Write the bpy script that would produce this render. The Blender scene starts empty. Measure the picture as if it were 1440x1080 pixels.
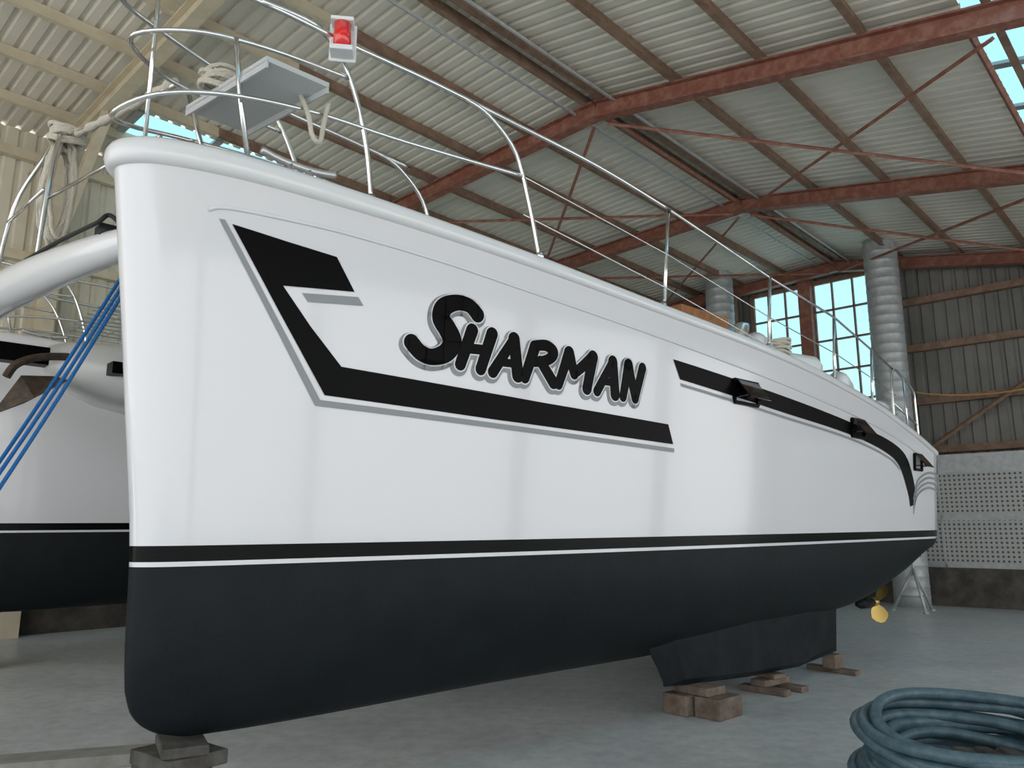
import bpy, bmesh, math, random
from mathutils import Vector, Matrix
random.seed(4)
# ------------------------------------------------------------------ frames
O=(-1.57,3.24); D=(.73,.683); N=(.683,-.73)        # boat frame: X aft, Y outboard(port), z
def BW(X,Y,z): return Vector((O[0]+D[0]*X+N[0]*Y, O[1]+D[1]*X+N[1]*Y, z))
E=(.683,.73); R=(.73,-.683)                         # shed frame: s along shed, r to the right
def SW(s,r,z): return Vector((E[0]*s+R[0]*r, E[1]*s+R[1]*r, z))
RDG=-5.0
def roofz(r): return 5.37-.19*r if r>RDG else 6.32+.03*(r-RDG)

# ------------------------------------------------------------------ materials
def mat(name,col,rough=.5,metal=0.,coat=0.,noise=None,bump=0.,bscale=20.,spec=.5,trans=0.,ior=1.45):
    m=bpy.data.materials.new(name); m.use_nodes=True
    nt=m.node_tree; b=nt.nodes['Principled BSDF']
    b.inputs['Base Color'].default_value=(*col,1); b.inputs['Roughness'].default_value=rough
    b.inputs['Metallic'].default_value=metal; b.inputs['Coat Weight'].default_value=coat
    b.inputs['Coat Roughness'].default_value=.04
    b.inputs['Specular IOR Level'].default_value=spec
    b.inputs['Transmission Weight'].default_value=trans
    b.inputs['IOR'].default_value=ior
    tc=nt.nodes.new('ShaderNodeTexCoord')
    if noise:
        col2,scale,lo,hi=noise
        n=nt.nodes.new('ShaderNodeTexNoise'); n.inputs['Scale'].default_value=scale; n.inputs['Detail'].default_value=8
        n.inputs['Roughness'].default_value=.65
        r=nt.nodes.new('ShaderNodeValToRGB')
        r.color_ramp.elements[0].position=lo; r.color_ramp.elements[0].color=(*col,1)
        r.color_ramp.elements[1].position=hi; r.color_ramp.elements[1].color=(*col2,1)
        nt.links.new(tc.outputs['Object'],n.inputs['Vector']); nt.links.new(n.outputs['Fac'],r.inputs['Fac'])
        nt.links.new(r.outputs['Color'],b.inputs['Base Color'])
    if bump:
        n2=nt.nodes.new('ShaderNodeTexNoise'); n2.inputs['Scale'].default_value=bscale; n2.inputs['Detail'].default_value=6
        bp=nt.nodes.new('ShaderNodeBump'); bp.inputs['Strength'].default_value=bump; bp.inputs['Distance'].default_value=.01
        nt.links.new(tc.outputs['Object'],n2.inputs['Vector']); nt.links.new(n2.outputs['Fac'],bp.inputs['Height'])
        nt.links.new(bp.outputs['Normal'],b.inputs['Normal'])
    return m
M={}
M['gel']=mat('gelcoat_white',(.71,.70,.715),.16,coat=.4)
M['black']=mat('vinyl_black',(.002,.002,.002),.35,spec=.08)
M['grey']=mat('vinyl_grey',(.27,.28,.29),.35,spec=.3)
M['white']=mat('vinyl_white',(.73,.72,.735),.25)
M['antif']=mat('antifoul',(.008,.0105,.012),.5,noise=((.016,.020,.022),6,.4,.7),bump=.2,bscale=40,spec=.15)
M['steel']=mat('stainless',(.75,.74,.73),.16,metal=1)
M['alu']=mat('aluminium',(.60,.60,.60),.4,metal=.8)
M['rust']=mat('red_oxide_steel',(.25,.09,.06),.6,noise=((.38,.19,.14),9,.45,.7))
M['rustd']=mat('dark_oxide_steel',(.20,.12,.08),.7,noise=((.32,.20,.14),7,.4,.7))
M['cream']=mat('cream_steel',(.66,.58,.43),.5,noise=((.55,.46,.33),5,.4,.75))
M['galv']=mat('galvanised',(.40,.41,.41),.45,metal=.3,noise=((.54,.55,.55),12,.35,.7))
M['roof']=mat('roof_sheet',(.80,.74,.64),.5,noise=((.68,.62,.53),.8,.35,.7))
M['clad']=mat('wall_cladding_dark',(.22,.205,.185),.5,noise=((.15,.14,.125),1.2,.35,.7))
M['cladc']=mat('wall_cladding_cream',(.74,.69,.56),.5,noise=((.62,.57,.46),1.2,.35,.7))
M['conc']=mat('dark_plinth',(.05,.045,.04),.8,noise=((.13,.11,.09),4,.4,.7))
M['timber']=mat('old_timber',(.11,.08,.06),.8,noise=((.25,.195,.155),8,.35,.7),bump=.6,bscale=30,spec=.2)
M['timberg']=mat('grey_timber',(.05,.046,.042),.8,noise=((.14,.13,.115),6,.35,.7),bump=.5,bscale=30,spec=.2)
M['plank']=mat('floor_plank',(.22,.21,.19),.8,noise=((.34,.32,.29),6,.35,.7))
M['hose']=mat('hose_blue',(.045,.085,.105),.45,noise=((.10,.155,.18),14,.4,.7))
M['rubber']=mat('rubber_black',(.012,.012,.013),.6)
M['rope']=mat('rope_white',(.62,.57,.48),.9,bump=1,bscale=120)
M['ropeb']=mat('rope_blue',(.005,.12,.36),.7,bump=1,bscale=120)
M['bronze']=mat('bronze',(.55,.38,.11),.35,metal=.7)
M['red']=mat('red_lens',(.75,.01,.01),.12,coat=1)
M['plastic']=mat('white_plastic',(.75,.75,.75),.3)
M['seat']=mat('seat_grey',(.50,.51,.51),.45)
M['teak']=mat('teak',(.35,.15,.05),.5,noise=((.25,.10,.035),15,.4,.6))
M['anchor']=mat('anchor_rust',(.035,.025,.018),.6,noise=((.10,.06,.035),20,.4,.7))
M['smoke']=mat('smoked_acrylic',(.006,.006,.007),.08,coat=.5)
M['cord']=mat('orange_cord',(.6,.3,.08),.6)
M['podgrey']=mat('pod_grey',(.62,.61,.60),.3,coat=.3)
def glass(name,col):
    m=bpy.data.materials.new(name); m.use_nodes=True; nt=m.node_tree
    for n in list(nt.nodes):
        if n.type!='OUTPUT_MATERIAL': nt.nodes.remove(n)
    out=[n for n in nt.nodes][0]
    t=nt.nodes.new('ShaderNodeBsdfTransparent'); t.inputs[0].default_value=(*col,1)
    g=nt.nodes.new('ShaderNodeBsdfGlossy'); g.inputs['Roughness'].default_value=.15
    x=nt.nodes.new('ShaderNodeMixShader'); x.inputs[0].default_value=.04
    nt.links.new(t.outputs[0],x.inputs[1]); nt.links.new(g.outputs[0],x.inputs[2]); nt.links.new(x.outputs[0],out.inputs[0])
    return m
M['glass']=glass('tinted_sheet_glazing',(.30,.52,.58))

# hull paint with waterline bands (thresholds in object z, following the trim of the boat)
def hullmat():
    m=bpy.data.materials.new('hull_paint'); m.use_nodes=True; nt=m.node_tree; b=nt.nodes['Principled BSDF']
    tc=nt.nodes.new('ShaderNodeTexCoord'); dt=nt.nodes.new('ShaderNodeVectorMath'); dt.operation='DOT_PRODUCT'
    dt.inputs[1].default_value=(-.0082*.73,-.0082*.683,1)
    nt.links.new(tc.outputs['Object'],dt.inputs[0])
    n=nt.nodes.new('ShaderNodeTexNoise'); n.inputs['Scale'].default_value=5; n.inputs['Detail'].default_value=6
    nt.links.new(tc.outputs['Object'],n.inputs['Vector'])
    mr=nt.nodes.new('ShaderNodeMapRange'); mr.inputs[1].default_value=1.0-.00875; mr.inputs[2].default_value=1.2-.00875
    nt.links.new(dt.outputs['Value'],mr.inputs[0])
    def ramp(vals):
        r=nt.nodes.new('ShaderNodeValToRGB'); r.color_ramp.interpolation='CONSTANT'
        e=r.color_ramp.elements; e[0].position=0; e[0].color=vals[0]; e[1].position=.25; e[1].color=vals[1]
        for p,v in ((.345,vals[2]),(.67,vals[3])):
            k=e.new(p); k.color=v
        nt.links.new(mr.outputs[0],r.inputs['Fac']); return r
    g=(.71,.695,.715,1)
    rc=ramp([(.008,.0105,.012,1),g,(.002,.002,.002,1),g])
    rr=ramp([(.5,)*3+(1,),(.16,)*3+(1,),(.25,)*3+(1,),(.16,)*3+(1,)])
    rk=ramp([(0,0,0,1),(.4,)*3+(1,),(.0,)*3+(1,),(.4,)*3+(1,)])
    rs=ramp([(.15,)*3+(1,),(.5,)*3+(1,),(.12,)*3+(1,),(.5,)*3+(1,)])
    nt.links.new(rs.outputs['Color'],b.inputs['Specular IOR Level'])
    nr=nt.nodes.new('ShaderNodeMapRange'); nr.inputs[3].default_value=.6; nr.inputs[4].default_value=1.6
    nt.links.new(n.outputs['Fac'],nr.inputs[0])
    mx=nt.nodes.new('ShaderNodeMix'); mx.data_type='RGBA'; mx.blend_type='MULTIPLY'
    lt=nt.nodes.new('ShaderNodeMath'); lt.operation='LESS_THAN'; lt.inputs[1].default_value=.25
    nt.links.new(mr.outputs[0],lt.inputs[0]); nt.links.new(lt.outputs[0],mx.inputs[0])
    nt.links.new(rc.outputs['Color'],mx.inputs[6]); nt.links.new(nr.outputs[0],mx.inputs[7])
    nt.links.new(mx.outputs[2],b.inputs['Base Color']); nt.links.new(rr.outputs['Color'],b.inputs['Roughness'])
    nt.links.new(rk.outputs['Color'],b.inputs['Coat Weight']); b.inputs['Coat Roughness'].default_value=.05
    bp=nt.nodes.new('ShaderNodeBump'); bp.inputs['Distance'].default_value=.004; n3=nt.nodes.new('ShaderNodeTexNoise'); n3.inputs['Scale'].default_value=45
    nt.links.new(tc.outputs['Object'],n3.inputs['Vector']); nt.links.new(n3.outputs['Fac'],bp.inputs['Height'])
    ms=nt.nodes.new('ShaderNodeMath'); ms.operation='MULTIPLY'; ms.inputs[1].default_value=.35
    nt.links.new(lt.outputs[0],ms.inputs[0]); nt.links.new(ms.outputs[0],bp.inputs['Strength']); nt.links.new(bp.outputs['Normal'],b.inputs['Normal'])
    return m
M['hull']=hullmat()
def floormat():
    m=mat('concrete_floor',(.27,.285,.29),.42); nt=m.node_tree; b=nt.nodes['Principled BSDF']
    tc=nt.nodes.new('ShaderNodeTexCoord')
    def noise(s,d=10):
        n=nt.nodes.new('ShaderNodeTexNoise'); n.inputs['Scale'].default_value=s; n.inputs['Detail'].default_value=d; n.inputs['Roughness'].default_value=.7
        nt.links.new(tc.outputs['Object'],n.inputs['Vector']); return n
    a=noise(.9); c=noise(9); sp=noise(60,3)
    r=nt.nodes.new('ShaderNodeValToRGB'); e=r.color_ramp.elements
    e[0].position=.32; e[0].color=(.48,.485,.475,1); e[1].position=.68; e[1].color=(.66,.665,.645,1)
    r2=nt.nodes.new('ShaderNodeValToRGB'); e=r2.color_ramp.elements
    e[0].position=.3; e[0].color=(.72,.72,.72,1); e[1].position=.6; e[1].color=(1,1,1,1)
    r3=nt.nodes.new('ShaderNodeValToRGB'); e=r3.color_ramp.elements
    e[0].position=.27; e[0].color=(.45,.44,.42,1); e[1].position=.34; e[1].color=(1,1,1,1)
    mx=nt.nodes.new('ShaderNodeMix'); mx.data_type='RGBA'; mx.blend_type='MULTIPLY'; mx.inputs[0].default_value=1
    my=nt.nodes.new('ShaderNodeMix'); my.data_type='RGBA'; my.blend_type='MULTIPLY'; my.inputs[0].default_value=1
    nt.links.new(a.outputs['Fac'],r.inputs['Fac']); nt.links.new(c.outputs['Fac'],r2.inputs['Fac']); nt.links.new(sp.outputs['Fac'],r3.inputs['Fac'])
    nt.links.new(r.outputs['Color'],mx.inputs[6]); nt.links.new(r2.outputs['Color'],mx.inputs[7]); nt.links.new(mx.outputs[2],my.inputs[6]); nt.links.new(r3.outputs['Color'],my.inputs[7]); nt.links.new(my.outputs[2],b.inputs['Base Color'])
    rr=nt.nodes.new('ShaderNodeMapRange'); rr.inputs[3].default_value=.22; rr.inputs[4].default_value=.5
    nt.links.new(a.outputs['Fac'],rr.inputs[0]); nt.links.new(rr.outputs[0],b.inputs['Roughness'])
    return m
M['floor']=floormat()
def pegmat():
    m=mat('perforated_panel',(.5,.49,.47),.5); nt=m.node_tree; b=nt.nodes['Principled BSDF']
    tc=nt.nodes.new('ShaderNodeTexCoord'); v=nt.nodes.new('ShaderNodeTexVoronoi'); v.inputs['Scale'].default_value=14; v.inputs['Randomness'].default_value=0
    v.voronoi_dimensions='2D'
    nt.links.new(tc.outputs['UV'],v.inputs['Vector'])
    r=nt.nodes.new('ShaderNodeValToRGB'); e=r.color_ramp.elements
    e[0].position=.22; e[0].color=(.09,.09,.085,1); e[1].position=.28; e[1].color=(.46,.45,.43,1)
    nt.links.new(v.outputs['Distance'],r.inputs['Fac']); nt.links.new(r.outputs['Color'],b.inputs['Base Color'])
    return m
M['peg']=pegmat()

# ------------------------------------------------------------------ builders
COL=bpy.context.scene.collection
def empty(name,loc):
    e=bpy.data.objects.new(name,None); e.location=loc; COL.objects.link(e); e.empty_display_size=.2; return e
def mesh(name,vs,fs,mt,smooth=False,parent=None,recalc=True,doubles=0):
    me=bpy.data.meshes.new(name); me.from_pydata([tuple(v) for v in vs],[],fs)
    bm=bmesh.new(); bm.from_mesh(me)
    if doubles: bmesh.ops.remove_doubles(bm,verts=bm.verts,dist=doubles)
    if recalc: bmesh.ops.recalc_face_normals(bm,faces=bm.faces)
    bm.to_mesh(me); bm.free()
    if smooth:
        for p in me.polygons: p.use_smooth=True
    mts=mt if isinstance(mt,list) else [mt]
    for k in mts: me.materials.append(M[k])
    o=bpy.data.objects.new(name,me); COL.objects.link(o)
    if parent:
        o.parent=parent; o.matrix_parent_inverse=Matrix.Translation(-Vector(parent.location))
    return o
class Acc:
    def __init__(s): s.v=[];s.f=[]
    def add(s,vs,fs):
        n=len(s.v); s.v+= [Vector(v) for v in vs]; s.f+=[tuple(i+n for i in f) for f in fs]
    def make(s,name,mt,smooth=False,parent=None,**k): return mesh(name,s.v,s.f,mt,smooth,parent,**k)
BF=[(0,1,3,2),(4,6,7,5),(0,4,5,1),(2,3,7,6),(0,2,6,4),(1,5,7,3)]
def boxv(fn,a,b):
    return [fn(x,y,z) for x in (a[0],b[0]) for y in (a[1],b[1]) for z in (a[2],b[2])],BF
def sweep(pts,rad,seg=8,closed=False):
    P=[Vector(p) for p in pts]; n=len(P); vs=[];fs=[]
    up=Vector((0,0,1)); prev=None
    for i in range(n):
        if closed: t=(P[(i+1)%n]-P[i-1])
        else: t=P[min(i+1,n-1)]-P[max(i-1,0)]
        t.normalize()
        if prev is None:
            a=t.cross(up)
            if a.length<.05: a=t.cross(Vector((1,0,0)))
        else: a=prev-t*prev.dot(t)
        a.normalize(); prev=a; b=t.cross(a)
        r=rad[i] if isinstance(rad,(list,tuple)) else rad
        for k in range(seg):
            an=2*math.pi*k/seg; vs.append(P[i]+a*math.cos(an)*r+b*math.sin(an)*r)
    m=n if closed else n-1
    for i in range(m):
        for k in range(seg):
            j=(i+1)%n
            fs.append((i*seg+k,i*seg+(k+1)%seg,j*seg+(k+1)%seg,j*seg+k))
    if not closed:
        fs.append(tuple(range(seg))[::-1]); fs.append(tuple((n-1)*seg+k for k in range(seg)))
    return vs,fs
def smooth(pts,k=6,closed=False):
    P=[Vector(p) for p in pts]; n=len(P); out=[]
    for i in range(n if closed else n-1):
        if closed: a,b,c,d=P[i-1],P[i],P[(i+1)%n],P[(i+2)%n]
        else: a,b,c,d=P[max(i-1,0)],P[i],P[i+1],P[min(i+2,n-1)]
        for j in range(k):
            t=j/k; out.append(.5*((2*b)+(c-a)*t+(2*a-5*b+4*c-d)*t*t+(3*b-3*c+d-a)*t**3))
    if not closed: out.append(P[-1])
    return out
def cyl(a,b,r1,r2=None,seg=16): return sweep([a,b],[r1,r1 if r2 is None else r2],seg)
def pchip(xs,ys):
    n=len(xs); h=[xs[i+1]-xs[i] for i in range(n-1)]; d=[(ys[i+1]-ys[i])/h[i] for i in range(n-1)]
    m=[d[0]]+[0 if d[i-1]*d[i]<=0 else 2*d[i-1]*d[i]/(d[i-1]+d[i]) for i in range(1,n-1)]+[d[-1]]
    def f(x):
        if x<=xs[0]: return ys[0]
        if x>=xs[-1]: return ys[-1]
        i=0
        while x>xs[i+1]: i+=1
        t=(x-xs[i])/h[i]
        return ys[i]*(1+2*t)*(1-t)**2+h[i]*m[i]*t*(1-t)**2+ys[i+1]*t*t*(3-2*t)+h[i]*m[i+1]*t*t*(t-1)
    return f
# ------------------------------------------------------------------ hull form
LH=7.72
sq=lambda l:[math.sqrt(x) for x in l]
_bs=pchip(sq([0,.03,.1,.25,.6,1.2,2.2,3.5,5,7,8.5]),[0,.095,.165,.23,.31,.40,.51,.60,.64,.62,.54])
_bw=pchip(sq([0,.03,.1,.25,.6,1.2,2.2,3.5,5,7,9.2]),[0,.07,.12,.165,.23,.32,.43,.52,.56,.54,.42])
Bs=lambda t:_bs(math.sqrt(max(t,0))); Bw=lambda t:_bw(math.sqrt(max(t,0)))
zs=pchip([-.2,.3,.8,1.35,2,3,4,4.8,6.15,7,7.72],[2.745,2.748,2.73,2.70,2.655,2.58,2.52,2.455,2.294,2.124,1.965])
zk=pchip([0,.02,.06,.12,.25,.6,2,3.2,4.5,6.1,7,7.4,7.72],[.56,.47,.415,.38,.352,.345,.36,.36,.405,.485,.69,.88,1.07])
stem=pchip([.36,.5,.7,1.05,1.8,2.8],[.06,.03,.012,0,-.085,-.215])
WZ=1.05
def sect(t,v):
    """v in[0,1]: 0 keel, .5 waterline, 1 sheer -> (tau-frame) X,Y,z"""
    k=zk(t); S=zs(t); bw=Bw(t); bs=Bs(t); w=max(WZ,k+.05)
    if v<=.5:
        a=v*math.pi; y=bw*math.sin(a)**.85 if a>0 else 0; z=w-(w-k)*max(0,math.cos(a))**.95
    else:
        q=(v-.5)*2; z=w+(S-w)*q; y=bw+(bs-bw)*(q**.9)
    return t+stem(z)*math.exp(-t/.8),y,z
def HY(X,z):
    t=X
    for i in range(12): t=X-stem(z)*math.exp(-max(t,0)/.8)
    t=max(t,0); S=zs(t); q=min(1,max(0,(z-WZ)/(S-WZ)))
    return Bw(t)+(Bs(t)-Bw(t))*q**.9
NT=150;NV=44
def hull_geo(off):
    vs=[];fs=[]
    ring=[(1,1-j/NV) for j in range(NV+1)]+[(-1,j/NV) for j in range(1,NV+1)]
    W=len(ring)
    for i in range(NT+1):
        t=LH*(i/NT)**1.9
        for sg,v in ring:
            x,y,z=sect(t,v); vs.append(BW(x,sg*y+off,z))
    for i in range(NT):
        for j in range(W-1):
            fs.append((i*W+j,i*W+j+1,(i+1)*W+j+1,(i+1)*W+j))
    fs.append(tuple(NT*W+j for j in range(W)))
    return vs,fs
cat=empty('catamaran',BW(3.8,-2.5,0))
HO=-5.0
def hullparts(off,tag,lift=0):
    vs,fs=hull_geo(off); mesh('hull_'+tag,vs,fs,'hull',True,cat,doubles=.0005).location.z+=lift
    prof=[(-.012,-.005),(.018,-.004),(.034,.012),(.042,.04),(.040,.07),(.028,.095),(.005,.112),(-.03,.122),(-.08,.128)]
    ts=[LH*(i/110)**1.9 for i in range(111)]
    line=[(1,t) for t in reversed(ts)]+[(-1,t) for t in ts[1:]]
    pts=[]
    for sg,t in line:
        x,y,z=sect(t,1); pts.append((x,sg*y,z,t))
    vs=[];fs=[];W=len(prof)
    nP=len(pts)
    for i,(x,y,z,t) in enumerate(pts):
        a=pts[max(i-1,0)];b=pts[min(i+1,nP-1)]
        tx,ty=b[0]-a[0],b[1]-a[1]; l=math.hypot(tx,ty) or 1
        nx,ny=(ty/l,-tx/l) if (ty/l*( x-3)+ -tx/l*y)>0 else (-ty/l,tx/l)
        k=.55+.5*math.exp(-max(0,t-.3)/1.6)
        for o,h in prof:
            oo=o*k if o>0 else max(o,-.9*abs(y)) if abs(y)>1e-6 else o
            vs.append(BW(x+nx*oo,(y+ny*oo)+off,z+h*k))
    for i in range(nP-1):
        for j in range(W-1): fs.append((i*W+j,i*W+j+1,(i+1)*W+j+1,(i+1)*W+j))
    n=len(ts)-1
    for i in range(n):
        a=i;b=nP-1-i
        fs.append((a*W+W-1,(a+1)*W+W-1,(b-1)*W+W-1,b*W+W-1)) if b-1>a+1 else fs.append((a*W+W-1,(a+1)*W+W-1,b*W+W-1))
    mesh('gunwale_'+tag,vs,fs,'gel',True,cat).location.z+=lift
    # mini keel
    st=[(3.25,.20),(3.42,.19),(4.2,.15),(5.0,.13),(5.74,.17)]
    kv=[];kf=[];yc=off+.27
    top=[2.98,3.25,4.2,5.2,5.80]
    th=[.012,.06,.11,.09,.01]
    rows=[]
    for (x,zb),tx,w in zip(st,top,th):
        rows.append([BW(tx,yc-w,.62),BW(x,yc-w*.8,zb+.04),BW(x,yc-w*.4,zb),BW(x,yc+w*.4,zb),BW(x,yc+w*.8,zb+.04),BW(tx,yc+w,.62)])
    for r in rows: kv+=r
    for i in range(4):
        for j in range(5): kf.append((i*6+j,i*6+j+1,(i+1)*6+j+1,(i+1)*6+j))
    kf.append((0,1,2,3,4,5)); kf.append((24,25,26,27,28,29))
    mesh('keel_'+tag,kv,kf,'antif',False,cat).location.z+=lift
hullparts(0,'port'); hullparts(HO,'starboard',.12)

# ------------------------------------------------------------------ decals
def decal(name,polys,off,mt,cuts=.06):
    bm=bmesh.new()
    for poly in polys:
        vv=[bm.verts.new((p[0],p[1],0)) for p in poly]
        try: bm.faces.new(vv)
        except Exception: pass
    bmesh.ops.triangulate(bm,faces=bm.faces[:])
    xs=[v.co.x for v in bm.verts]; x=math.floor(min(xs)/cuts)*cuts
    while x<max(xs):
        bmesh.ops.bisect_plane(bm,geom=bm.verts[:]+bm.edges[:]+bm.faces[:],plane_co=(x,0,0),plane_no=(1,0,0)); x+=cuts
    ys=[v.co.y for v in bm.verts]; y=math.floor(min(ys)/.12)*.12
    while y<max(ys):
        bmesh.ops.bisect_plane(bm,geom=bm.verts[:]+bm.edges[:]+bm.faces[:],plane_co=(0,y,0),plane_no=(0,1,0)); y+=.12
    for v in bm.verts:
        X,z=v.co.x,v.co.y; v.co=BW(X,HY(X,z)+off,z)
    bmesh.ops.recalc_face_normals(bm,faces=bm.faces)
    for f_ in bm.faces:
        if f_.normal.dot(Vector((N[0],N[1],0)))<0: f_.normal_flip()
    me=bpy.data.meshes.new(name); bm.to_mesh(me); bm.free()
    me.materials.append(M[mt]); o=bpy.data.objects.new(name,me); COL.objects.link(o)
    o.parent=cat; o.matrix_parent_inverse=Matrix.Translation(-Vector(cat.location)); return o
decal('bow_graphic',[[(.22,2.53),(.46,2.50),(.70,2.475),(.80,2.322),(.46,2.291),(.60,2.122),(.76,1.953),(1.22,1.932),(1.95,1.90),(3.02,1.867),(3.07,1.742),(1.66,1.776),(.69,1.811),(.45,2.173)]],.004,'black')
decal('bow_graphic_shadow',[[(.165,2.543),(.19,2.543),(.67,1.787),(3.08,1.716),(3.08,1.69),(.65,1.758)],[(.55,2.272),(.82,2.30),(.85,2.262),(.58,2.235)]],.004,'grey')
top=smooth([(3.07,2.30,0),(3.84,2.25,0),(4.98,2.165,0),(5.67,2.105,0),(6.37,2.03,0),(6.80,1.913,0),(7.0,1.68,0),(7.05,1.45,0)],5)
bot=smooth([(3.14,2.175,0),(3.84,2.125,0),(4.5,2.075,0),(5.52,2.01,0),(6.28,1.915,0),(6.64,1.80,0),(6.85,1.55,0),(6.9,1.42,0)],5)
def band(a,b): 
    return [[(a[i].x,a[i].y),(a[i+1].x,a[i+1].y),(b[i+1].x,b[i+1].y),(b[i].x,b[i].y)] for i in range(len(a)-1)]
decal('stripe_aft',band(top,bot),.004,'black')
dn=lambda P,d:[Vector((p.x+d*.3,p.y-d,0)) for p in P]
decal('stripe_aft_shadow',band(dn(bot[:26],.025),dn(bot[:26],.045)),.004,'grey')
ws=[]
for k in range(4):
    a=smooth([(6.98,1.50-.045*k,0),(7.1,1.68-.045*k,0),(7.4,1.78-.05*k,0),(7.7,1.78-.055*k,0)],5)
    ws+=band(a,dn(a,.022))
decal('stripe_stern_lines',ws,.004,'grey')
# lettering: brush strokes (t,z,width)
Ltr=[[(1.505,2.325,.085),(1.45,2.365,.08),(1.37,2.368,.085),(1.295,2.33,.10),(1.28,2.27,.105),(1.32,2.22,.11),(1.355,2.16,.11),(1.32,2.095,.10),(1.24,2.062,.085),(1.17,2.075,.085),(1.115,2.12,.085)],
[(1.475,2.235,.075),(1.41,2.045,.066)],[(1.605,2.235,.075),(1.54,2.035,.066)],[(1.44,2.135,.055),(1.57,2.142,.055)],
[(1.755,2.23,.06),(1.62,2.03,.066)],[(1.755,2.23,.078),(1.79,2.03,.078)],[(1.68,2.09,.046),(1.77,2.093,.046)],
[(1.905,2.205,.076),(1.84,2.025,.066)],[(1.90,2.213,.06),(1.99,2.226,.066),(2.045,2.195,.07),(2.01,2.15,.064),(1.91,2.12,.055)],[(1.95,2.13,.066),(2.05,2.02,.074)],
[(2.09,2.015,.062),(2.165,2.21,.076)],[(2.165,2.21,.078),(2.21,2.09,.066)],[(2.21,2.09,.06),(2.36,2.21,.076)],[(2.36,2.21,.082),(2.315,2.015,.074)],
[(2.53,2.205,.06),(2.40,2.01,.064)],[(2.53,2.205,.078),(2.555,2.005,.078)],[(2.46,2.075,.046),(2.54,2.078,.046)],
[(2.625,2.0,.064),(2.67,2.205,.076)],[(2.67,2.205,.076),(2.735,2.0,.066)],[(2.735,2.0,.064),(2.80,2.2,.07)]]
Ltr=[[(1.11+(a-1.11)*.98,b,w) for a,b,w in st] for st in Ltr]
def strokes(grow,dx=0,dz=0):
    out=[]
    for st in Ltr:
        pts=[Vector((a,b,w)) for a,b,w in st]
        if len(pts)>2: pts=smooth(pts,10 if len(pts)>6 else 6)
        for i in range(len(pts)-1):
            a,b=pts[i],pts[i+1]; t=Vector((b.x-a.x,b.y-a.y)); t.normalize(); n=Vector((-t.y,t.x))
            wa,wb=a.z/2+grow,b.z/2+grow
            out.append([(a.x+n.x*wa+dx,a.y+n.y*wa+dz),(b.x+n.x*wb+dx,b.y+n.y*wb+dz),(b.x-n.x*wb+dx,b.y-n.y*wb+dz),(a.x-n.x*wa+dx,a.y-n.y*wa+dz)])
        for p in pts:
            w=p.z/2+grow; out.append([(p.x+w*math.cos(k*math.pi/16)+dx,p.y+w*math.sin(k*math.pi/16)+dz) for k in range(32)])
    return out
decal('name_shadow',strokes(.018,-.006,-.012),.0035,'grey',.1)
decal('name_outline',strokes(.007),.005,'white',.1)
decal('name_letters',strokes(0),.0065,'black',.1)

# moulded knuckle line under the gunwale
kp=[BW(X,HY(X,z)+.001,z) for X,z in [(p.x,p.y) for p in smooth([(.12,2.575,0),(.2,2.60,0),(.5,2.605,0),(.79,2.60,0),(1.3,2.57,0),(1.92,2.514,0),(3.03,2.42,0),(4,2.34,0),(5,2.25,0),(6.15,2.13,0),(7,1.98,0),(7.6,1.84,0)],8)]]
a=Acc(); a.add(*sweep(kp,.010,8)); a.make('knuckle_moulding','gel',True,cat)
# hull side opening ports
def port(X,z,w,h):
    P=Acc(); 
    for sg in (-1,1):
        P.add(*boxv(lambda x,y,zz:BW(X+x,HY(X+x,z+zz)+y,z+zz),(sg*w/2-.012,0,-h/2),(sg*w/2+.012,.02,h/2)))
        P.add(*boxv(lambda x,y,zz:BW(X+x,HY(X+x,z+zz)+y,z+zz),(-w/2,0,sg*h/2-.012),(w/2,.02,sg*h/2+.012)))
    P.make('port_frame','black',False,cat)
    G=Acc(); G.add(*boxv(lambda x,y,zz:BW(X+x,HY(X,z)+.02+y-(zz-h/2)*.6,z+h/2+(zz-h/2)*.85),(-w/2+.01,0,-h/2),(w/2-.01,.012,h/2)))
    G.add(*cyl(BW(X-w/2+.02,HY(X,z)+.01,z-h/4),BW(X-w/2+.02,HY(X,z)+.02+h*.5,z-h/4),.006,seg=6))
    G.add(*cyl(BW(X+w/2-.02,HY(X,z)+.01,z-h/4),BW(X+w/2-.02,HY(X,z)+.02+h*.5,z-h/4),.006,seg=6))
    G.make('port_lens','smoke',False,cat)
port(3.9,2.17,.30,.16); port(5.72,2.07,.26,.15); port(7.12,1.86,.2,.15)

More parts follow.
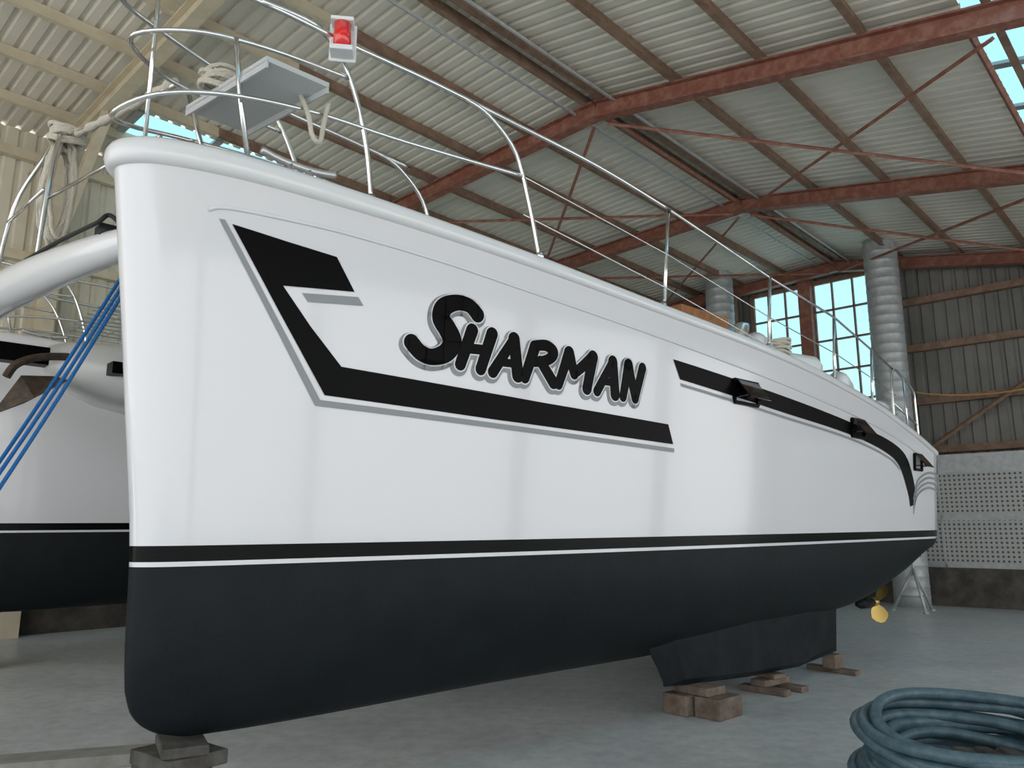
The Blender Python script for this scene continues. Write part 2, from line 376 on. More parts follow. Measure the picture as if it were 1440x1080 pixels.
# ------------------------------------------------------------------ pulpit, rails, deck gear
deckz=lambda X:zs(X)+.1
def pulpit(off,tag,detail):
    A=Acc(); r=.0135
    m=lambda Y:Y+off
    half=[(3.2,.5,3.40),(2.45,.47,3.49),(1.64,.44,3.53),(1.14,.42,3.55),(.66,.39,3.56),(.34,.34,3.60),(.05,.27,3.63),(-.2,.16,3.64)]
    loop=[(x,m(y),z) for x,y,z in half]+[(-.28,m(0),3.64)]+[(x,m(-y),z) for x,y,z in reversed(half[2:])]
    A.add(*sweep([BW(*p) for p in smooth(loop,6)],r,10))
    half=[(1.82,.45,3.215),(1.05,.36,3.185),(.55,.32,3.17),(.15,.27,3.12),(-.12,.18,3.05)]
    loop=[(x,m(y),z) for x,y,z in half]+[(-.24,m(0),2.99)]+[(x,m(-y),z) for x,y,z in reversed(half)]
    A.add(*sweep([BW(*p) for p in smooth(loop,6)],r*.85,8))
    half=[(.70,.36,3.40),(.3,.31,3.40),(.0,.22,3.39)]
    loop=[(x,m(y),z) for x,y,z in half]+[(-.2,m(0),3.38)]+[(x,m(-y),z) for x,y,z in reversed(half)]
    A.add(*sweep([BW(*p) for p in smooth(loop,6)],r*.85,8))
    for sg in (1,-1):
        A.add(*sweep([BW(*p) for p in smooth([(.25,m(sg*.33),3.61),(.5,m(sg*.36),3.60),(.63,m(sg*.36),3.52),(.74,m(sg*.35),3.36),(.84,m(sg*.33),3.09),(.89,m(sg*.31),2.83)],5)],r,8))
        A.add(*sweep([BW(*p) for p in smooth([(1.40,m(sg*.43),3.54),(1.56,m(sg*.44),3.50),(1.76,m(sg*.45),3.34),(1.87,m(sg*.45),3.05),(1.95,m(sg*.45),2.74)],5)],r,8))
        A.add(*sweep([BW(.30,m(sg*.2),2.84),BW(.22,m(sg*.24),3.14),BW(.16,m(sg*.29),3.40)],r*.9,8))
        for X in (.89,1.95): A.add(*cyl(BW(X,m(sg*(.31 if X<1 else .45)),deckz(X)-.02),BW(X,m(sg*(.31 if X<1 else .45)),deckz(X)+.03),.03,.02,12))
    A.add(*sweep([BW(-.10,m(0),2.84),BW(-.10,m(0),4.1)],.010,8))
    for X,zt in ((3.2,3.40),(4.5,3.20),(5.62,3.08),(6.42,2.92)):
        y=Bs(X)-.1
        A.add(*cyl(BW(X-.1,m(y),deckz(X)-.03),BW(X,m(y),zt),.0135,seg=8)); A.add(*cyl(BW(X-.1,m(y),deckz(X)-.03),BW(X-.1,m(y),deckz(X)+.05),.028,.02,12))
    pts=[(3.2,.5,3.40),(4.5,.53,3.20),(5.62,.54,3.08),(6.42,.52,2.92),(7.0,.5,2.80)]
    A.add(*sweep([BW(x,m(y),z) for x,y,z in pts],.010,6))
    for z0,zf in ((-.33,3.215),(-.58,2.98)):
        pts=[(1.82,.45,zf),(3.15,.5,3.39+z0),(4.45,.53,3.19+z0),(5.58,.54,3.07+z0),(6.38,.52,2.91+z0*.85),(7.0,.5,2.80+z0*.8)]
        A.add(*sweep([BW(x,m(y),z) for x,y,z in pts],.0045,6))
    pp=[(6.9,.5,2.15),(6.92,.5,2.62),(7.0,.5,2.80),(7.3,.48,2.76),(7.6,.46,2.66),(7.66,.45,2.5),(7.66,.45,1.98)]
    A.add(*sweep([BW(x,m(y),z) for x,y,z in smooth(pp,4)],r,8))
    A.add(*sweep([BW(6.91,m(.5),2.45),BW(7.66,m(.45),2.3)],r*.8,8)); A.add(*cyl(BW(7.3,m(.48),2.08),BW(7.3,m(.48),2.76),r*.9,seg=8))
    A.make('rails_'+tag,'steel',True,cat)
pulpit(0,'port',True); pulpit(HO,'starboard',False)
# seat plank on pulpit
A=Acc(); A.add(*boxv(lambda x,y,z:BW(x+.16*(y+.2),y,z),(.13,-.20,3.235),(.44,.46,3.26)))
A.add(*boxv(lambda x,y,z:BW(x+.16*(y+.2),y,z),(.13,-.20,3.205),(.14,.46,3.24)));A.add(*boxv(lambda x,y,z:BW(x+.16*(y+.2),y,z),(.43,-.20,3.205),(.44,.46,3.24)))
A.make('pulpit_seat','seat',False,cat)
def NL(a,b,z): return BW(.63+a*.82+b*-.57,.42+a*.57+b*.82,3.53+z)
A=Acc(); A.add(*boxv(NL,(-.065,-.012,-.10),(.065,.0,.10))); A.add(*boxv(NL,(-.055,.0,.068),(.055,.085,.088))); A.add(*boxv(NL,(-.055,.0,-.088),(.055,.085,-.062)))
bv=A.make('nav_light_housing','plastic',False,cat); mm=bv.modifiers.new('b','BEVEL'); mm.width=.008; mm.segments=2
A=Acc(); A.add(*cyl(NL(0,.042,-.062),NL(0,.042,.068),.042,seg=24)); A.make('nav_light_lens','red',True,cat)
def coil(name,cen,rx,ry,n,rad,fn,mt='rope',par=None,jit=.15,vertical=False,length=1):
    A=Acc()
    for k in range(n):
        pts=[];ph=random.random()*6
        for i in range(28):
            a=2*math.pi*i/28; q=1+jit*math.sin(a*2+ph)*.5+jit*random.uniform(-.15,.15)
            if vertical: p=(cen[0]+rx*math.cos(a)*q+random.uniform(-.004,.004),cen[1]+(k-n/2)*rad*1.3+.03*math.sin(a+ph),cen[2]+ry*math.sin(a)*q)
            else: p=(cen[0]+rx*math.cos(a)*q,cen[1]+ry*math.sin(a)*q,cen[2]+k*rad*1.25+.012*math.sin(2*a+ph))
            pts.append(fn(*p))
        A.add(*sweep(pts,rad,7,closed=True))
    return A.make(name,mt,True,par)
coil('rope_coil_seat',(.22,.02,3.27),.10,.08,7,.011,BW,par=cat)
A=Acc(); A.add(*sweep(smooth([BW(.48,.3,3.25),BW(.50,.36,3.12),BW(.52,.37,3.02),BW(.56,.37,3.0),BW(.58,.36,3.1),BW(.60,.36,3.22)],6),.012,7)); A.make('rope_tail','rope',True,cat)
for X,Y,lf in ((.58,.14,0),(.60,HO-.1,.12)):
    A=Acc(); z=deckz(X)+.03+lf
    A.add(*cyl(BW(X-.05,Y,z-.03),BW(X-.05,Y,z+.09),.018));A.add(*cyl(BW(X+.05,Y,z-.03),BW(X+.05,Y,z+.09),.018))
    A.add(*sweep(smooth([BW(X-.2,Y,z+.115),BW(X-.08,Y,z+.095),BW(X+.08,Y,z+.095),BW(X+.2,Y,z+.115)],5),.019,10))
    A.make('mooring_cleat','alu',True,cat)
A=Acc()
for X,Y,h in ((4.25,.40,.20),(4.9,.34,.24),(5.5,.36,.22)):
    z=deckz(X)-.02; A.add(*sweep([BW(X,Y,z),BW(X,Y,z+h*.4),BW(X,Y,z+h*.6),BW(X,Y,z+h),BW(X,Y,z+h*1.1)],[.07,.06,.045,.065,.03],18))
A.make('winches','steel',True,cat)
A=Acc(); A.add(*boxv(lambda x,y,z:BW(x,y,z+.02*(x-3.4)),(3.35,.1,2.60),(3.95,.46,2.76))); bh=A.make('deck_hatch','teak',False,cat)
A=Acc()
for X,Y,h in ((4.6,.34,.17),(5.2,.38,.18),(6.0,.36,.20),(6.75,.34,.2)):
    z=deckz(X)+h-.09; tl=.12*math.sin(X*5)
    A.add(*sweep([BW(X-.28,Y-tl,z),BW(X-.25,Y-tl,z),BW(X-.18,Y-tl*.7,z),BW(X+.18,Y+tl*.3,z),BW(X+.25,Y+tl*.5,z),BW(X+.28,Y+tl*.5,z)],[.02,.06,.1,.1,.06,.02],16))
A.make('deck_fenders','plastic',True,cat)
coil('rope_coil_deck',(4.75,.42,deckz(4.75)+.06),.12,.10,8,.012,BW,par=cat)
A=Acc(); secs=[(2.6,1.85,2.45,.0),(2.75,1.65,2.60,0),(3.6,1.5,2.72,0),(5.0,1.5,2.75,0),(7.2,1.5,2.3,0)]
for i,(x,z0,z1,_) in enumerate(secs):
    y0,y1=-.35,HO+.35
    A.v+=[BW(x,y0,z0),BW(x,y1,z0),BW(x,y1,z1-.3),BW(x,y1+.5,z1),BW(x,y0-.5,z1),BW(x,y0,z1-.3)]
for i in range(4):
    for j in range(6): A.f.append((i*6+j,i*6+(j+1)%6,(i+1)*6+(j+1)%6,(i+1)*6+j))
A.f.append((0,1,2,3,4,5)); A.f.append((24,25,26,27,28,29)); A.make('bridge_deck','gel',False,cat)
cb=smooth([BW(.08,-.12,2.56),BW(-.05,-.5,2.56),BW(-.2,-1.1,2.55),BW(-.32,-1.8,2.54),BW(-.36,-2.5,2.54),BW(-.32,-3.2,2.56),BW(-.2,-3.9,2.58),BW(-.05,-4.5,2.62),BW(.08,-4.88,2.66)],5)
A=Acc(); n=len(cb); A.add(*sweep(cb,[.055+.068*math.sin(math.pi*i/(n-1)) for i in range(n)],18)); A.make('crossbeam','gel',True,cat)
A=Acc(); A.add(*sweep(smooth([BW(-.06,-.42,2.66),BW(-.1,-.46,2.70),BW(-.14,-.5,2.66),BW(-.2,-.9,2.67),BW(-.26,-1.4,2.68)],5),.011,7))
A.add(*boxv(BW,(-.12,-.6,2.60),(-.02,-.5,2.67))); A.make('crossbeam_fitting','rubber',True,cat)
A=Acc(); ss=[(.12,.10,2.26,2.44),(.2,.24,2.18,2.47),(.5,.42,2.08,2.48),(1.0,.6,2.0,2.47),(2.0,.8,1.9,2.46),(2.8,.95,1.8,2.46)]
for x,w,z0,z1 in ss:
    for k in range(16):
        an=2*math.pi*k/16; cx,cz=math.cos(an),math.sin(an)
        A.v.append(BW(x,-2.5+w*math.copysign(abs(cx)**.6,cx),(z0+z1)/2+(z1-z0)/2*math.copysign(abs(cz)**.7,cz)))
for i in range(len(ss)-1):
    for j in range(16): A.f.append((i*16+j,i*16+(j+1)%16,(i+1)*16+(j+1)%16,(i+1)*16+j))
A.f.append(tuple(range(16))); A.make('centre_pod','podgrey',True,cat)
A=Acc(); A.add(*boxv(lambda x,y,z:BW(x,-2.5+y,z),(-.4,-.06,2.30),(.3,.06,2.42))); A.add(*boxv(lambda x,y,z:BW(x,y,z),(.40,-2.13,2.22),(.85,-2.0,2.30)))
A.add(*cyl(BW(-.32,-2.58,2.34),BW(-.32,-2.42,2.34),.05,seg=12))
A.make('bow_roller','black',False,cat)
# plough anchor: shank, curved fluke with centre ridge
A=Acc(); A.add(*sweep(smooth([BW(.45,-2.28,2.36),BW(.1,-2.28,2.33),BW(-.08,-2.28,2.26),BW(-.14,-2.28,2.16)],4),[.026]*13,8))
A.add([BW(-.10,-2.28,1.98),BW(.16,-2.02,2.14),BW(.16,-2.54,2.14),BW(-.06,-2.28,2.18),BW(.12,-2.28,2.20),BW(.0,-2.13,2.02),BW(.0,-2.43,2.02),BW(-.2,-2.28,1.90)],[(7,5,3),(7,3,6),(5,1,4,3),(3,4,2,6),(7,0,5),(7,6,0),(0,4,1,5),(0,6,2,4)])
A.make('anchor','anchor',False,cat)
A=Acc()
for i in range(24):
    x=.15+i*.1; A.add(*sweep([BW(x,-.3,2.48),BW(x,-1.2,2.44),BW(x,-2.1,2.47)],.005,4))
for i in range(18):
    y=-.3-i*.1; A.add(*sweep([BW(.1,y,2.46),BW(1.2,y,2.44),BW(2.6,y,2.47)],.005,4))
A.make('trampoline_net','galv',False,cat)
A=Acc(); A.add(*sweep(smooth([BW(.1,-.28,3.40),BW(-.02,-.9,3.45),BW(-.1,-1.6,3.55),BW(-.15,-2.3,3.55)],5),.012,8))
A.add(*sweep(smooth([BW(-.22,-1.35,2.6),BW(-.2,-1.35,3.2),BW(-.15,-1.5,3.52),BW(-.15,-1.9,3.5),BW(-.25,-2.05,3.2),BW(-.3,-2.1,2.6)],5),.014,8))
A.add(*sweep([BW(-.22,-1.36,3.1),BW(-.27,-2.06,3.1)],.010,8)); A.add(*sweep([BW(.05,-.28,3.1),BW(-.2,-1.35,3.05)],.010,8))
A.make('seat_rail','steel',True,cat)
coil('hung_rope',(-.1,-1.62,3.22),.07,.30,9,.014,BW,par=cat,vertical=True,jit=.25)
coil('hung_rope_top',(-.1,-1.55,3.5),.09,.07,6,.014,BW,par=cat)
A=Acc(); A.add(*sweep(smooth([BW(.1,-.28,3.42),BW(-.02,-.9,3.44),BW(-.08,-1.6,3.57)],12),[.018+.006*(i%3) for i in range(25)],7)); A.make('rope_wrap','rope',True,cat)
# propeller and sail drive
A=Acc(); A.add(*sweep([BW(6.95,0,.80),BW(7.0,0,.60),BW(7.02,0,.47)],[.07,.06,.05],12)); A.add(*sweep([BW(6.85,0,.47),BW(6.95,0,.47),BW(7.15,0,.47),BW(7.22,0,.47)],[.02,.05,.055,.04],14)); A.make('saildrive','antif',True,cat)
A=Acc(); A.add(*sweep([BW(7.22,0,.47),BW(7.30,0,.47),BW(7.38,0,.47)],[.045,.045,.01],14))
for k in range(3):
    an=k*2*math.pi/3-math.pi/2+.35
    for rr,w,tw in ((.03,.03,.9),(.08,.07,.75),(.14,.085,.6),(.18,.06,.5),(.21,.02,.45)):
        ry,rz=math.cos(an),math.sin(an); ty,tz=-rz,ry
        for q in (-1,0,1):
            A.v.append(BW(7.27+q*w*math.sin(tw)+.0,rr*ry+q*w*math.cos(tw)*ty,.47+rr*rz+q*w*math.cos(tw)*tz))
    b=len(A.v)-15
    for i in range(4):
        for j in range(2): A.f.append((b+i*3+j,b+i*3+j+1,b+i*3+j+4,b+i*3+j+3))
A.make('propeller','bronze',True,cat,recalc=False)

# ------------------------------------------------------------------ mooring ropes
A=Acc()
for k,(dx,dz) in enumerate(((0,0),(.025,-.03),(-.06,.02))):
    a=Vector((-1.745+dx*.3,3.46,2.50+dz)); b=Vector((-2.41+dx*2,2.41+dz,.015))
    mid=(a+b)/2+Vector((-.02,0,-.10-.03*k)); A.add(*sweep(smooth([a,(a+mid)/2+Vector((0,0,-.03)),mid,(b+mid)/2+Vector((0,0,-.02)),b],6),.008,7))
A.make('mooring_rope','ropeb',True)

# ------------------------------------------------------------------ supports
def rb(acc,fn,c,s,rot=0):
    ca,sa=math.cos(rot),math.sin(rot)
    acc.add(*boxv(lambda x,y,z:fn(c[0]+x*ca-y*sa,c[1]+x*sa+y*ca,c[2]+z),(-s[0]/2,-s[1]/2,0),(s[0]/2,s[1]/2,s[2])))
def bev(o,w=.008):
    m=o.modifiers.new('b','BEVEL'); m.width=w; m.segments=2; return o
A=Acc(); rb(A,BW,(3.58,.46,0),(.28,.19,.13)); rb(A,BW,(3.49,.25,0),(.2,.20,.13),.06); rb(A,BW,(3.56,.33,.13),(.2,.28,.055),.08); bev(A.make('timber_block_stack','timber'))
A=Acc(); rb(A,BW,(4.47,.29,0),(.09,.38,.045)); rb(A,BW,(4.72,.30,0),(.09,.40,.045),.1); rb(A,BW,(4.60,.27,.045),(.34,.13,.05),.05);rb(A,BW,(4.60,.27,.095),(.14,.2,.035),.2); bev(A.make('timber_block_stack','timber'))
A=Acc(); rb(A,BW,(5.70,.25,0),(.09,.46,.04),.1); rb(A,BW,(5.66,.27,.04),(.14,.12,.115),0); bev(A.make('timber_block_stack','timber'))
for off in (HO,):
    for X in (3.5,5.3):
        A=Acc(); rb(A,BW,(X,off+.27,0),(.3,.4,.2)); rb(A,BW,(X,off+.27,.2),(.2,.3,.05)); bev(A.make('timber_block_stack','timber'))
for off,lf in ((0,0),(HO,.12)):
    A=Acc(); rb(A,BW,(.28,off-.02,0),(.34,.46,.13+lf)); rb(A,BW,(.25,off-.02,.13+lf),(.24,.40,.11),.08); rb(A,BW,(.27,off-.03,.24+lf),(.26,.32,.06),-.16); rb(A,BW,(.27,off-.01,.30+lf),(.18,.30,.042),.25)
    bev(A.make('bow_support_block','timberg'))
A=Acc(); 
A.add(*boxv(lambda x,y,z:Vector((-3.6+x*.95-y*.3,3.75+x*.3+y*.95,z)),(0,0,0),(2.0,.14,.06))); A.add(*boxv(lambda x,y,z:Vector((-3.6+x*.95-y*.3,3.75+x*.3+y*.95,z)),(.1,.18,0),(1.95,.28,.04)))
bev(A.make('floor_timber','plank'),.004)

# trestle stand
tp=empty('tripod_stand',(6.05,11.9,0))
A=Acc(); topv=Vector((6.05,11.9,.62))
for an in (0.4,2.5,4.6):
    ft=Vector((6.05+.33*math.cos(an),11.9+.33*math.sin(an),.0)); A.add(*cyl(ft,topv,.022,seg=8)); A.add(*cyl(ft,ft+Vector((0,0,.02)),.04,seg=10))
    an2=an+2.1; f1=ft.lerp(topv,.35); f2=Vector((6.05+.33*math.cos(an2),11.9+.33*math.sin(an2),0)).lerp(topv,.35); A.add(*cyl(f1,f2,.012,seg=6))
A.add(*cyl(topv-Vector((0,0,.1)),topv+Vector((0,0,.2)),.02,seg=10)); A.make('legs','galv',True,tp)
A=Acc(); A.add(*boxv(lambda x,y,z:Vector((6.05+x,11.9+y,z)),(-.09,-.09,.80),(.09,.09,.85))); A.make('pad','timber',False,tp)

# hose pile at right
HX,HYc=2.06,3.66
hp=empty('hose_coil',(HX,HYc,0))
A=Acc()
for k in range(17):
    cx,cy=HX+random.uniform(-.05,.05),HYc+random.uniform(-.05,.05); rx=.50+random.uniform(-.16,.06); tl=random.uniform(.0,.16); ph=random.random()*6
    pts=[]
    for i in range(48):
        a=2*math.pi*i/48
        pts.append(Vector((cx+rx*math.cos(a),cy+rx*.85*math.sin(a),.03+.016*k+tl*(.5+.5*math.sin(a))+.010*math.sin(3*a+ph))))
    A.add(*sweep(pts,.026,10,closed=True))
A.make('hose_loops','hose',True,hp)
A=Acc()
for k in range(6): A.add(*boxv(lambda x,y,z:Vector((HX+x,HYc-.03+y,z)),(-.31+k*.105,-.25,.0),(-.235+k*.105,.25,.2)))
A.add(*boxv(lambda x,y,z:Vector((HX+x,HYc-.03+y,z)),(-.31,-.2,.02),(.31,.2,.16)))
bev(A.make('hose_reel_base','timberg',False,hp),.015)

# ------------------------------------------------------------------ shed
S0,S1=-6.0,14.65; RL,RR=-10.6,4.6
SK=(-1.2,-.1); SKL=(-9.95,-9.15)
A=Acc(); A.add([SW(-30,-30,-.0),SW(40,-30,0),SW(40,40,0),SW(-30,40,0)],[(0,1,2,3)]); A.make('floor','floor',recalc=False)
def corr(name,mt,fn,u0,u1,v0,v1,pitch=.16,amp=.028):
    A=Acc(); prof=[(0,0),(.30,0),(.42,1),(.62,1),(.74,0)]
    us=[];n=int((u1-u0)/pitch)+1
    for i in range(n):
        for p,h in prof:
            u=u0+(i+p)*pitch
            if u<=u1: us.append((u,h*amp))
    us.append((u1,0))
    for u,h in us:
        A.v.append(fn(u,v0,h)); A.v.append(fn(u,v1,h))
    for i in range(len(us)-1): A.f.append((2*i,2*i+1,2*i+3,2*i+2))
    return A.make(name,mt,False,recalc=False)
rf=empty('ceiling',SW(4,-4,5.9))
def par(o,p): o.parent=p; o.matrix_parent_inverse=Matrix.Translation(-Vector(p.location)); return o
rs_=lambda u,v,h:SW(u,v,roofz(v)+h)
par(corr('roof_sheets',"roof",rs_,S0,S1+.3,RDG,SK[0]),rf)
par(corr('roof_sheets_left',"roof",rs_,S0,S1+.3,SKL[1],RDG),rf)
par(corr('roof_sheets_left_eave',"roof",rs_,S0,S1+.3,RL-.3,SKL[0]),rf)
par(corr('roof_sheets_left_solid',"roof",rs_,S0,3.1,SKL[0],SKL[1]),rf)
par(corr('roof_sheets_eave',"roof",rs_,S0,S1+.3,SK[1],RR+.4),rf)
for nm,(a0,a1),s_0 in (('skylight_right',SK,S0),('skylight_left',SKL,3.1)):
    A=Acc(); A.add([rs_(s_0,a0,.01),rs_(S1,a0,.01),rs_(S1,a1,.01),rs_(s_0,a1,.01)],[(0,1,2,3)]); A.make(nm,'glass',False,rf,recalc=False)
    A=Acc(); s=s_0
    while s<S1:
        A.add(*boxv(lambda x,y,z:SW(x,y,roofz(y)+z),(s,a0-.05,-.03),(s+.10,a1+.05,.005))); s+=1.0
    A.make(nm+'_bars','galv',False,rf)
A=Acc();B=Acc()
for r in [RDG+.12+.97*k for k in range(0,10)]+[RDG-.12-.93*k for k in range(0,6)]:
    for a_,s0,s1 in ((B,S0,4.0),(A,4.0,S1)):
        a_.add(*boxv(lambda x,y,z:SW(x,y,roofz(r)+z),(s0,r-.02,-.12),(s1,r+.02,-.003)))
        a_.add(*boxv(lambda x,y,z:SW(x,y,roofz(r)+z),(s0,r-.02,-.13),(s1,r+.045,-.118)))
A.make('purlins_oxide','rustd',False,rf); B.make('purlins_cream','cream',False,rf)
def ibeam(acc,fn_a,fn_b,w,d,t=.018):
    a,b=Vector(fn_a),Vector(fn_b); dr=(b-a).normalized(); side=dr.cross(Vector((0,0,1)))
    if side.length<.05: side=Vector((E[0],E[1],0))
    side.normalize(); up=side.cross(dr)
    def bx(s0,s1,u0,u1):
        vs=[];
        for p in (a,b):
            for s in (s0,s1):
                for u in (u0,u1): vs.append(p+side*s+up*u)
        acc.add(vs,BF)
    bx(-w/2,w/2,d/2-t,d/2); bx(-w/2,w/2,-d/2,-d/2+t); bx(-t/2,t/2,-d/2+t,d/2-t)
for s,mt in ((-.6,'cream'),(2.7,'cream'),(6.8,'rust'),(10.5,'rust'),(14.3,'rust')):
    A=Acc(); dd=.21; o_=.12+dd/2
    ibeam(A,SW(s,RDG+.002,roofz(RDG+.002)-o_),SW(s,RR-.15,roofz(RR-.15)-o_),.14,dd)
    ibeam(A,SW(s,RL+.15,roofz(RL+.15)-o_),SW(s,RDG,roofz(RDG)-o_),.14,dd)
    ibeam(A,SW(s,RL+.2,0),SW(s,RL+.2,roofz(RL)-.3),.2,.3); ibeam(A,SW(s,RR-.25,0),SW(s,RR-.25,roofz(RR)-.3),.2,.3)
    ibeam(A,SW(s,RL+.3,roofz(RL)-1.6),SW(s,RL+1.8,roofz(RL+1.8)-.35),.1,.12,.012)
    ibeam(A,SW(s,RR-.3,roofz(RR)-1.0),SW(s,RR-1.2,roofz(RR-1.2)-.35),.1,.12,.012)
    A.make('portal_frame',mt)
A=Acc()
def ang(p,q,w=.045):
    A.add(*sweep([p,q],w/2,4))
for s0,s1 in ((6.9,10.4),(10.6,14.2)):
    for r0,r1 in ((-1.0,-4.9),(-5.1,-9.0)):
        for a_,b_ in ((r0,r1),(r1,r0)): ang(SW(s0,a_,roofz(a_)-.36),SW(s1,b_,roofz(b_)-.36))
for r0 in (-1.17,-5.0,-9.0): ang(SW(6.8,r0,roofz(r0)-.2),SW(14.3,r0,roofz(r0)-.2),.06)
A.make('roof_bracing','rust',False,rf)
A=Acc()
for r0 in (-4.72,-5.3): A.add(*sweep([SW(S0,r0,roofz(r0)-.15),SW(S1,r0,roofz(r0)-.15)],.018,8))
A.make('conduits','galv',True,rf)

# back wall
def wallfn(u,v,h): return SW(S1+h,u,v)
W1=(-6.85,-5.80);W2=(-5.60,-4.45);zb=3.0;zt=5.95
def corrwall(u0,u1,v0f,v1f,fn,pitch=.2,amp=.03):
    A=Acc(); prof=[(0,0),(.30,0),(.42,1),(.62,1),(.74,0)]; us=[]
    n=int((u1-u0)/pitch)+1
    for i in range(n):
        for p,h in prof:
            u=u0+(i+p)*pitch
            if u<=u1: us.append((u,h*amp))
    us.append((u1,0))
    for u,h in us: A.v.append(fn(u,v0f(u),h)); A.v.append(fn(u,v1f(u),h))
    for i in range(len(us)-1): A.f.append((2*i,2*i+1,2*i+3,2*i+2))
    return A
wb=Acc(); c_=lambda x:(lambda u:x)
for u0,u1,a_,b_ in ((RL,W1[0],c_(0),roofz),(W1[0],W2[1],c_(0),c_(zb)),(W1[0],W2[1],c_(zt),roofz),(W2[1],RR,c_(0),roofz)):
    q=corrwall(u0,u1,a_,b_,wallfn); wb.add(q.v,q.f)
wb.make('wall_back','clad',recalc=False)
wl=Acc(); fnl=lambda u,v,h:SW(u,RL-h,v)
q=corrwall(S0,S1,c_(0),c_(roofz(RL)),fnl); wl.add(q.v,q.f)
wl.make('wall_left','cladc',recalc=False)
A=Acc(); A.add(*boxv(lambda x,y,z:SW(x,y,z),(S0,RL+.02,0),(S1,RL+.14,1.15))); A.make('tarp_stand_in_left','conc')  # plain dark box added in place of black tarps along the wall foot
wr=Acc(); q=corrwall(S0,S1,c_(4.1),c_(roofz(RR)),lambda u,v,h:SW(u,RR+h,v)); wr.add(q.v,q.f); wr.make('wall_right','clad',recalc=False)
A=Acc()
for z in (1.1,2.55,3.4,4.35,5.2):
    for a_,b_ in (((RL,W1[0]-.05),(W2[1]+.3,RR)) if z>3 else ((RL,RR),)):
        A.add(*boxv(lambda x,y,zz:SW(x,y,zz),(S1-.14,a_,z-.06),(S1-.02,b_,z+.06)))
for r0 in (-9,-7.2,-1.6,1.2): ibeam(A,SW(S1-.3,r0,0),SW(S1-.3,r0,roofz(r0)-.2),.15,.25)
A.add(*sweep([SW(S1-.2,-1.7,3.9),SW(S1-.2,-4.0,2.4)],.04,4))
A.make('trim_girts_back','rustd')
A=Acc()
for z in (1.5,3,4.5,5.8): A.add(*boxv(lambda x,y,zz:SW(x,y,zz),(S0,RL+.02,z-.06),(S1,RL+.12,z+.06)))
A.make('trim_girts_left','cream')
def win(name,u0,u1,nx,nz):
    P=empty(name,SW(S1,(u0+u1)/2,(zb+zt)/2))
    A=Acc()
    f=lambda x,y,z:SW(S1-.05+x,y,z)
    for i in range(nx+1):
        u=u0+(u1-u0)*i/nx; w=.045 if i in(0,nx) else .014; A.add(*boxv(f,(0,u-w,zb),(.06,u+w,zt)))
    for i in range(nz+1):
        z=zb+(zt-zb)*i/nz; w=.045 if i in(0,nz) else .016; A.add(*boxv(f,(0,u0,z-w),(.06,u1,z+w)))
    A.make('frame','rustd',False,P)
    A=Acc(); A.add([SW(S1,u0,zb),SW(S1,u1,zb),SW(S1,u1,zt),SW(S1,u0,zt)],[(0,1,2,3)]); A.make('pane','glass',False,P,recalc=False)
win('window_1',W1[0],W1[1],3,5); win('window_2',W2[0],W2[1],3,5)
A=Acc(); A.add(*boxv(lambda x,y,z:SW(x,y,z),(S1-.2,W1[1]-.02,0),(S1,W2[0]+.02,6.1))); A.make('trim_window_post','rust')
for s,r0,rad in ((13.7,-4.02,.27),(13.7,-7.1,.27)):
    A=Acc(); z=0; pts=[];rd=[]
    while z<roofz(r0)+.1:
        pts+= [SW(s,r0,z),SW(s,r0,z+.13),SW(s,r0,z+.14),SW(s,r0,z+.155)]; rd+=[rad,rad,rad+.005,rad+.005]; z+=.165
    A.add(*sweep(pts,rd,36)); A.make('ventilation_duct','galv',True)
PG=empty('perforated_wall_panel',SW(14.2,-2,0))
def pg(name,r0,r1,z0,z1,mt,s=14.2):
    vs=[SW(s,r0,z0),SW(s,r1,z0),SW(s,r1,z1),SW(s,r0,z1)]
    o=mesh(name,vs,[(0,1,2,3)],mt,False,PG,recalc=False)
    uv=o.data.uv_layers.new(name='UVMap')
    for l,c in zip(uv.data,((r0,z0),(r1,z0),(r1,z1),(r0,z1))): l.uv=c
for r0 in (-5,-3.6,-2.2,-.8,.6,2.0):
    pg('perf_low',r0+.02,r0+1.38,.68,1.35,'peg'); pg('perf_high',r0+.02,r0+1.38,1.45,2.1,'peg')
A=Acc()
for z0,z1 in ((1.35,1.45),(2.1,2.42),(.6,.68)): A.add(*boxv(lambda x,y,z:SW(x,y,z),(14.19,-5,z0),(14.26,3.4,z1)))
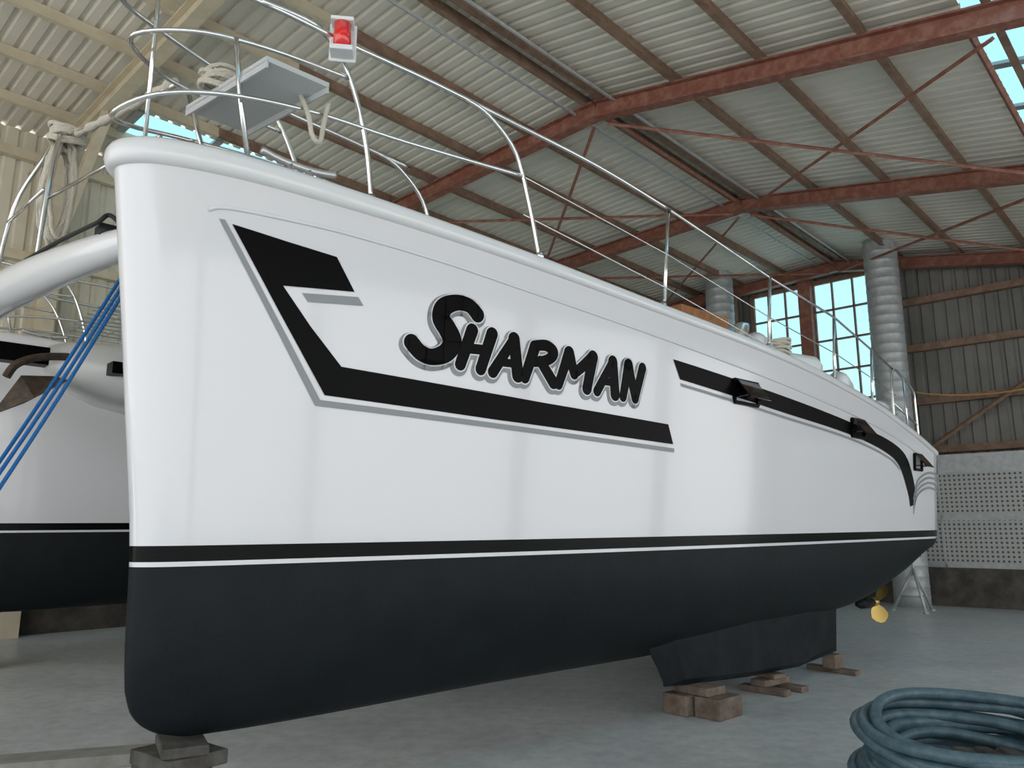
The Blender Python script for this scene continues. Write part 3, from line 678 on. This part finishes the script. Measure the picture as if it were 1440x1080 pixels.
for r0 in (-5,-3.6,-2.2,-.8,.6,2.0,3.4): A.add(*boxv(lambda x,y,z:SW(x,y,z),(14.19,r0-.02,.6),(14.26,r0+.02,2.42)))
A.make('panel_frame','galv',False,PG)
A=Acc(); A.add(*boxv(lambda x,y,z:SW(x,y,z),(14.1,-10.4,0),(14.45,4.5,.6))); A.make('baseboard_back','conc')
A=Acc(); A.add(*sweep(smooth([SW(14.1,-4.3,3.75),SW(14.1,-3.6,3.45),SW(14.1,-2.4,3.35),SW(14.1,-1,3.6),SW(14.1,0,4.0)],6),.012,6)); A.make('hanging_cable','cord',True)

# ------------------------------------------------------------------ light
w=bpy.data.worlds.new('World'); bpy.context.scene.world=w; w.use_nodes=True; nt=w.node_tree
bg=nt.nodes['Background']; tc=nt.nodes.new('ShaderNodeTexCoord'); sx=nt.nodes.new('ShaderNodeSeparateXYZ'); cr=nt.nodes.new('ShaderNodeValToRGB')
nt.links.new(tc.outputs['Generated'],sx.inputs[0]); nt.links.new(sx.outputs['Z'],cr.inputs['Fac']); nt.links.new(cr.outputs['Color'],bg.inputs['Color'])
e=cr.color_ramp.elements; e[0].position=0; e[0].color=(1,.98,.96,1); e[1].position=.6; e[1].color=(.68,.82,.95,1)
bg.inputs['Strength'].default_value=2.8
sd=bpy.data.lights.new('sun','SUN'); sd.energy=10; sd.angle=.02; sd.color=(1,.93,.84); so=bpy.data.objects.new('sun',sd); COL.objects.link(so)
# sun stands high on the far (left) side of the shed and lights the yard outside the open right side
dirv=Vector((R[0],R[1],-3.0)); so.rotation_euler=dirv.to_track_quat('-Z','Y').to_euler()
vs_=bpy.context.scene.view_settings
try:
    vs_.view_transform='Standard'; vs_.look='None'; vs_.exposure=-.25
except Exception: pass
# ------------------------------------------------------------------ camera
cd=bpy.data.cameras.new('camera'); co=bpy.data.objects.new('camera',cd); COL.objects.link(co)
cd.sensor_width=36; cd.lens=27; cd.clip_start=.05; co.location=(0,0,1.2); co.rotation_euler=(math.radians(90)+math.atan(205/1080),0,0)
bpy.context.scene.camera=co
